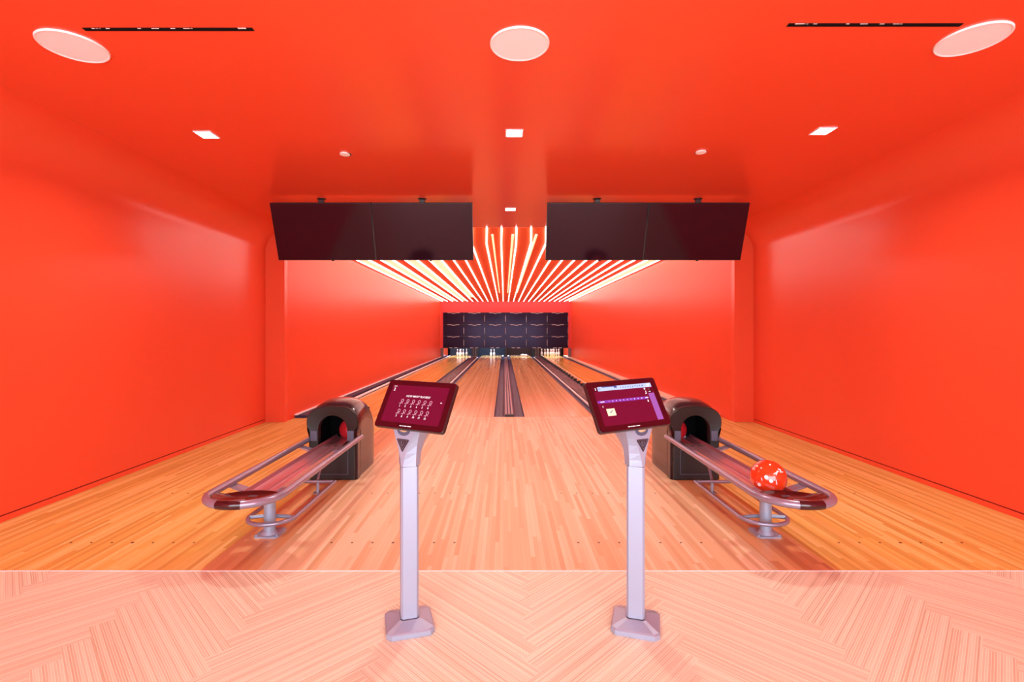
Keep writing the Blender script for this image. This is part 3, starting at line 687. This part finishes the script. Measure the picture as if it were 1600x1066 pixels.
# ---------------------------------------------------------------- touch screen kiosks
def kiosk(loc, yaw, tabw, tyaw, ttilt, troll, mirror, label, right):
    r = empty('touchscreen_kiosk', loc, yaw); tag(r, label, 'kiosk', 'touch screen kiosks')
    def octo(s, c):                # chamfered square turned 45 degrees
        p = [(s, s-c), (s-c, s), (-(s-c), s), (-s, s-c), (-s, -(s-c)), (-(s-c), -s), (s-c, -s), (s, -(s-c))]
        k = math.sqrt(.5); return [((x-y)*k, (x+y)*k) for x, y in p]
    def loft(levels, cap=True):
        bm = BM(); rings = [[bm.verts.new((x, y, z)) for x, y in P] for P, z in levels]
        for a, b in zip(rings[:-1], rings[1:]):
            n = len(a)
            for i in range(n): bm.faces.new((a[i], a[(i+1) % n], b[(i+1) % n], b[i]))
        if cap: bm.faces.new(rings[0]); bm.faces.new(list(reversed(rings[-1])))
        return bm
    bm = loft([(octo(0.101, 0.020), 0.0), (octo(0.103, 0.020), 0.004), (octo(0.103, 0.020), 0.022), (octo(0.097, 0.020), 0.027), (octo(0.047, 0.012), 0.045), (octo(0.044, 0.012), 0.047)])
    obj('base', bm, M_silver, r)
    bm = loft([(octo(0.0385, 0.009), 0.044), (octo(0.0385, 0.009), 0.715)]); obj('pole', bm, M_silver, r)
    bm = loft([(octo(0.0395, 0.009), 0.0465), (octo(0.0395, 0.009), 0.050)]); obj('pole_gasket', bm, M_black, r)
    bm = loft([(octo(0.0375, 0.009), 0.714), (octo(0.0375, 0.009), 0.717)]); obj('joint_line', bm, M_black, r)
    # neck: the front corner opens into a flat V that carries the tablet
    def ns(wf, ws, yf, yb, wb):     # front flat half width, side half width
        return [(-wf, yf), (wf, yf), (ws, yf*0.25), (ws*0.92, yb*0.45), (wb, yb), (-wb, yb), (-ws*0.92, yb*0.45), (-ws, yf*0.25)]
    lv = [(ns(0.0065, 0.048, -0.048, 0.048, 0.0065), 0.717), (ns(0.010, 0.0485, -0.047, 0.052, 0.009), 0.745), (ns(0.018, 0.050, -0.046, 0.062, 0.016), 0.775), (ns(0.029, 0.053, -0.044, 0.078, 0.028), 0.81),
          (ns(0.043, 0.059, -0.041, 0.095, 0.038), 0.84), (ns(0.055, 0.066, -0.038, 0.110, 0.045), 0.865), (ns(0.064, 0.073, -0.036, 0.120, 0.052), 0.885)]
    obj('neck', loft(lv), M_silver, r)
    # badge on the V and grip hole
    def yf_at(z):
        for (P, z0), (Q, z1) in zip(lv[:-1], lv[1:]):
            if z0 <= z <= z1: return P[0][1]+(Q[0][1]-P[0][1])*(z-z0)/(z1-z0)
        return lv[-1][0][0][1]
    def plate(P, th):
        bm = BM(); A = [bm.verts.new((x, yf_at(z)-th, z)) for x, z in P]; B = [bm.verts.new((x, yf_at(z)+0.003, z)) for x, z in P]; n = len(P)
        bm.faces.new(A); bm.faces.new(list(reversed(B)))
        for i in range(n): bm.faces.new((A[i], A[(i+1) % n], B[(i+1) % n], B[i]))
        return bm
    b = obj('badge', plate([(-0.0335, 0.833), (-0.031, 0.838), (0.031, 0.838), (0.0335, 0.833), (0.002, 0.784), (-0.002, 0.784)], 0.002), M_badge, r)
    bm = BM()
    for s in (0.026, 0.010):
        P = [(-s, 0.834-(0.026-s)*0.55), (s, 0.834-(0.026-s)*0.55), (0, 0.834-(0.026-s)*0.55-s*1.55)]
        for i in range(3): tube(bm, [(P[i][0], yf_at(P[i][1])-0.0026, P[i][1]), (P[(i+1) % 3][0], yf_at(P[(i+1) % 3][1])-0.0026, P[(i+1) % 3][1])], 0.0009, 6)
    tube(bm, [(-0.006, yf_at(.828)-0.0026, .830), (-0.007, yf_at(.82)-0.0026, .818), (0.0, yf_at(.81)-0.0026, .806)], 0.0011, 6)
    obj('badge_lines', bm, M_badgel, b)
    P = [(0.036*math.cos(t), 0.880-0.028*max(0, math.sin(t))**0.8) for t in [PI*k/16 for k in range(17)]]
    g = obj('grip_recess', plate(P, 0.0015), M_bluegrey, r)
    P = [(0.022*math.cos(t), 0.878-0.010*math.sin(t)) for t in [PI*k/12 for k in range(13)]]
    obj('grip_opening', plate(P, 0.0025), M_appC, g)
    # tablet in its own frame, then moved to where it sits
    tc, W, H = tabw
    Mw = Matrix.Translation(tc) @ Matrix.Rotation(tyaw, 4, 'Z') @ Matrix.Rotation(PI/2-ttilt, 4, 'X') @ Matrix.Rotation(troll, 4, 'Z')
    Mr = Matrix.Translation(loc) @ Matrix.Rotation(yaw, 4, 'Z')
    ML = Mr.inverted() @ Mw
    def fin(bm): bmesh.ops.transform(bm, matrix=ML, verts=bm.verts); return bm
    def rrect(w_, h_, rad, n=5):
        p = []
        for cx, cy, a0 in ((w_-rad, h_-rad, 0), (-(w_-rad), h_-rad, PI/2), (-(w_-rad), -(h_-rad), PI), (w_-rad, -(h_-rad), 3*PI/2)):
            p += [(cx+rad*math.cos(a0+PI/2*k/n), cy+rad*math.sin(a0+PI/2*k/n)) for k in range(n+1)]
        return p
    bm = BM(); lvls = [(rrect(W/2*0.80, H/2*0.72, 0.02), -0.040), (rrect(W/2-0.006, H/2-0.006, 0.014), -0.026), (rrect(W/2, H/2, 0.014), -0.020), (rrect(W/2, H/2, 0.014), -0.004), (rrect(W/2-0.002, H/2-0.002, 0.013), -0.001)]
    rings = [[bm.verts.new((x, y, z)) for x, y in P] for P, z in lvls]
    for a, b_ in zip(rings[:-1], rings[1:]):
        n = len(a)
        for i in range(n): bm.faces.new((a[i], a[(i+1) % n], b_[(i+1) % n], b_[i]))
    bm.faces.new(rings[0]); bm.faces.new(list(reversed(rings[-1])))
    obj('tablet_housing', fin(bm), M_tabside, r)
    # yoke between neck and tablet
    bm = BM(); box(bm, -0.075, 0.075, -0.062, 0.0, -0.065, -0.030, 0.012); obj('tablet_yoke', fin(bm), M_silver, r)
    bm = BM(); prism(bm, rrect(W/2-0.003, H/2-0.003, 0.012), -0.002, 0.0002); tg = obj('tablet_glass', fin(bm), M_tab, r)
    bm = BM(); w2, h2 = W/2-0.030, H/2-0.026
    prism(bm, [(-w2, -h2), (w2, -h2), (w2, h2), (-w2, h2)], 0.0003, 0.0008); sc = obj('screen', fin(bm), M_lcd, r)
    z = 0.0012
    bm = BM(); 
    for a in ((-0.042, -0.030), (-0.027, -0.020), (-0.018, -0.004), (-0.001, 0.018)): prism(bm, [(a[0], -H/2+0.0115), (a[1], -H/2+0.0115), (a[1], -H/2+0.0145), (a[0], -H/2+0.0145)], 0.0003, 0.0006)
    obj('bezel_logo', fin(bm), M_ink, tg)
    def rect(bm, x0, x1, y0, y1, zz=z, mi=0): return prism(bm, [(x0, y0), (x1, y0), (x1, y1), (x0, y1)], zz-0.0002, zz, mi=mi)
    if not right:
        bm = BM(); text_into(bm, 'HOW MANY PLAYERS?', 0.0125, 0.004, 0.036, z, thick=0.0002, shear=0.2); obj('title_text', fin(bm), M_ink, sc, normals=False)
        bm = BM(); text_into(bm, '2', 0.020, -0.134, 0.064, z, thick=0.0004); rect(bm, -0.142, -0.126, 0.078, 0.081); obj('lane_number', fin(bm), M_ink, sc, normals=False)
        for rr_ in range(2):
            for cc in range(6):
                cx = -0.075+cc*0.0300; cy = 0.004-rr_*0.047
                bm = BM()
                tube(bm, [(cx+0.004+0.0058*math.cos(t), cy+0.010+0.0066*math.sin(t), z) for t in [2*PI*k/14 for k in range(14)]], 0.0011, 5, closed=True)
                for p in (((cx+0.002, cy+0.004), (cx-0.002, cy-0.008)), ((cx-0.002, cy-0.001), (cx-0.009, cy-0.004)), ((cx+0.001, cy+0.001), (cx+0.010, cy-0.003))):
                    tube(bm, [(*p[0], z), (*p[1], z)], 0.0010, 5)
                o = obj('player_icon', fin(bm), M_inkp, sc)
                bm = BM(); text_into(bm, str(rr_*6+cc+1), 0.0115, cx-0.002, cy-0.0155, z, thick=0.0003); obj('player_number', fin(bm), M_ink, sc, normals=False)
        bm = BM(); tube(bm, [(0.128, 0.016, z), (0.134, 0.016, z)], 0.0022, 8); obj('side_dot', fin(bm), M_ink, sc)
    else:
        bm = BM(); rect(bm, -0.128, w2-0.002, h2-0.020, h2-0.001); obj('score_header', fin(bm), M_blue, sc)
        bm = BM(); rect(bm, -w2+0.002, -0.129, h2-0.020, h2-0.001); obj('header_tile', fin(bm), M_tab, sc)
        bm = BM(); text_into(bm, '3', 0.014, -0.139, h2-0.011, z+0.0004, thick=0.0004); obj('lane_number', fin(bm), M_ink, sc, normals=False)
        bm = BM()
        for k in range(10): text_into(bm, str(k+1), 0.010, -0.012+k*0.0125, h2-0.011, z+0.0004, thick=0.0004)
        rect(bm, -0.105, -0.032, h2-0.0045, h2-0.001, z+0.0004); rect(bm, -0.045, -0.030, h2-0.010, h2-0.0045, z+0.0004); obj('header_digits', fin(bm), M_navy, sc, normals=False)
        bm = BM(); tube(bm, [(-0.120+0.004*math.cos(t), h2-0.010+0.004*math.sin(t), z+0.0003) for t in [2*PI*k/12 for k in range(12)]], 0.0007, 5, closed=True); obj('header_icon', fin(bm), M_navy, sc)
        bm = BM(); prism(bm, [(0.122, h2-0.005), (0.142, h2-0.005), (0.132, h2-0.020)], z, z+0.0004); obj('corner_triangle', fin(bm), M_ink, sc)
        bm = BM(); rect(bm, -w2+0.002, 0.108, 0.012, 0.024); obj('score_band', fin(bm), M_violet, sc)
        bm = BM()
        for k in range(10): text_into(bm, str(k+1), 0.007, -0.092+k*0.0185, 0.018, z+0.0004, thick=0.0003)
        rect(bm, -0.135, -0.115, 0.0165, 0.0195, z+0.0004); rect(bm, 0.094, 0.110, 0.0165, 0.0205, z+0.0004); obj('band_digits', fin(bm), M_ink, sc, normals=False)
        bm = BM(); rect(bm, 0.118, w2-0.002, -h2+0.002, 0.038); obj('side_column', fin(bm), M_lilac, sc)
        bm = BM(); rect(bm, 0.120, w2-0.004, 0.041, 0.050); rect(bm, 0.120, w2-0.004, 0.053, 0.062); obj('side_buttons', fin(bm), M_tab, sc)
        bm = BM(); disc(bm, 0.107, 0.060, z-0.0002, z, 0.004, 16); rect(bm, 0.107, 0.110, 0.036, 0.050); rect(bm, 0.103, 0.107, 0.036, 0.040); rect(bm, 0.101, 0.106, -0.001, 0.008); rect(bm, 0.124, 0.134, 0.044, 0.047); rect(bm, 0.124, 0.134, 0.056, 0.059); rect(bm, -0.131, -0.128, -0.006, 0.0)
        obj('side_icons', fin(bm), M_ink, sc)
        bm = BM(); rect(bm, -0.118, -0.078, -0.045, -0.014); cdd = obj('score_card', fin(bm), M_card, sc)
        bm = BM(); prism(bm, [(-0.106, -0.028), (-0.101, -0.034), (-0.088, -0.022), (-0.090, -0.020), (-0.101, -0.030), (-0.104, -0.026)], z+0.0001, z+0.0004); obj('card_tick', fin(bm), M_navy, sc)
    return r
rad = math.radians
kiosk((-0.424+CAMX, 2.225+CAMY, 0), rad(-29), (Vector((-0.386+CAMX, 2.153+CAMY, 0.994)), 0.36, 0.225), rad(-26.4), rad(30.6), rad(-0.4), False,
      'silver pole kiosk on the left whose tablet asks how many players', False)
kiosk((0.586+CAMX, 2.225+CAMY, 0), rad(28), (Vector((0.528+CAMX, 2.122+CAMY, 1.003)), 0.36, 0.225), rad(21.3), rad(30.2), rad(2.1), True,
      'silver pole kiosk on the right whose tablet shows a score table', True)
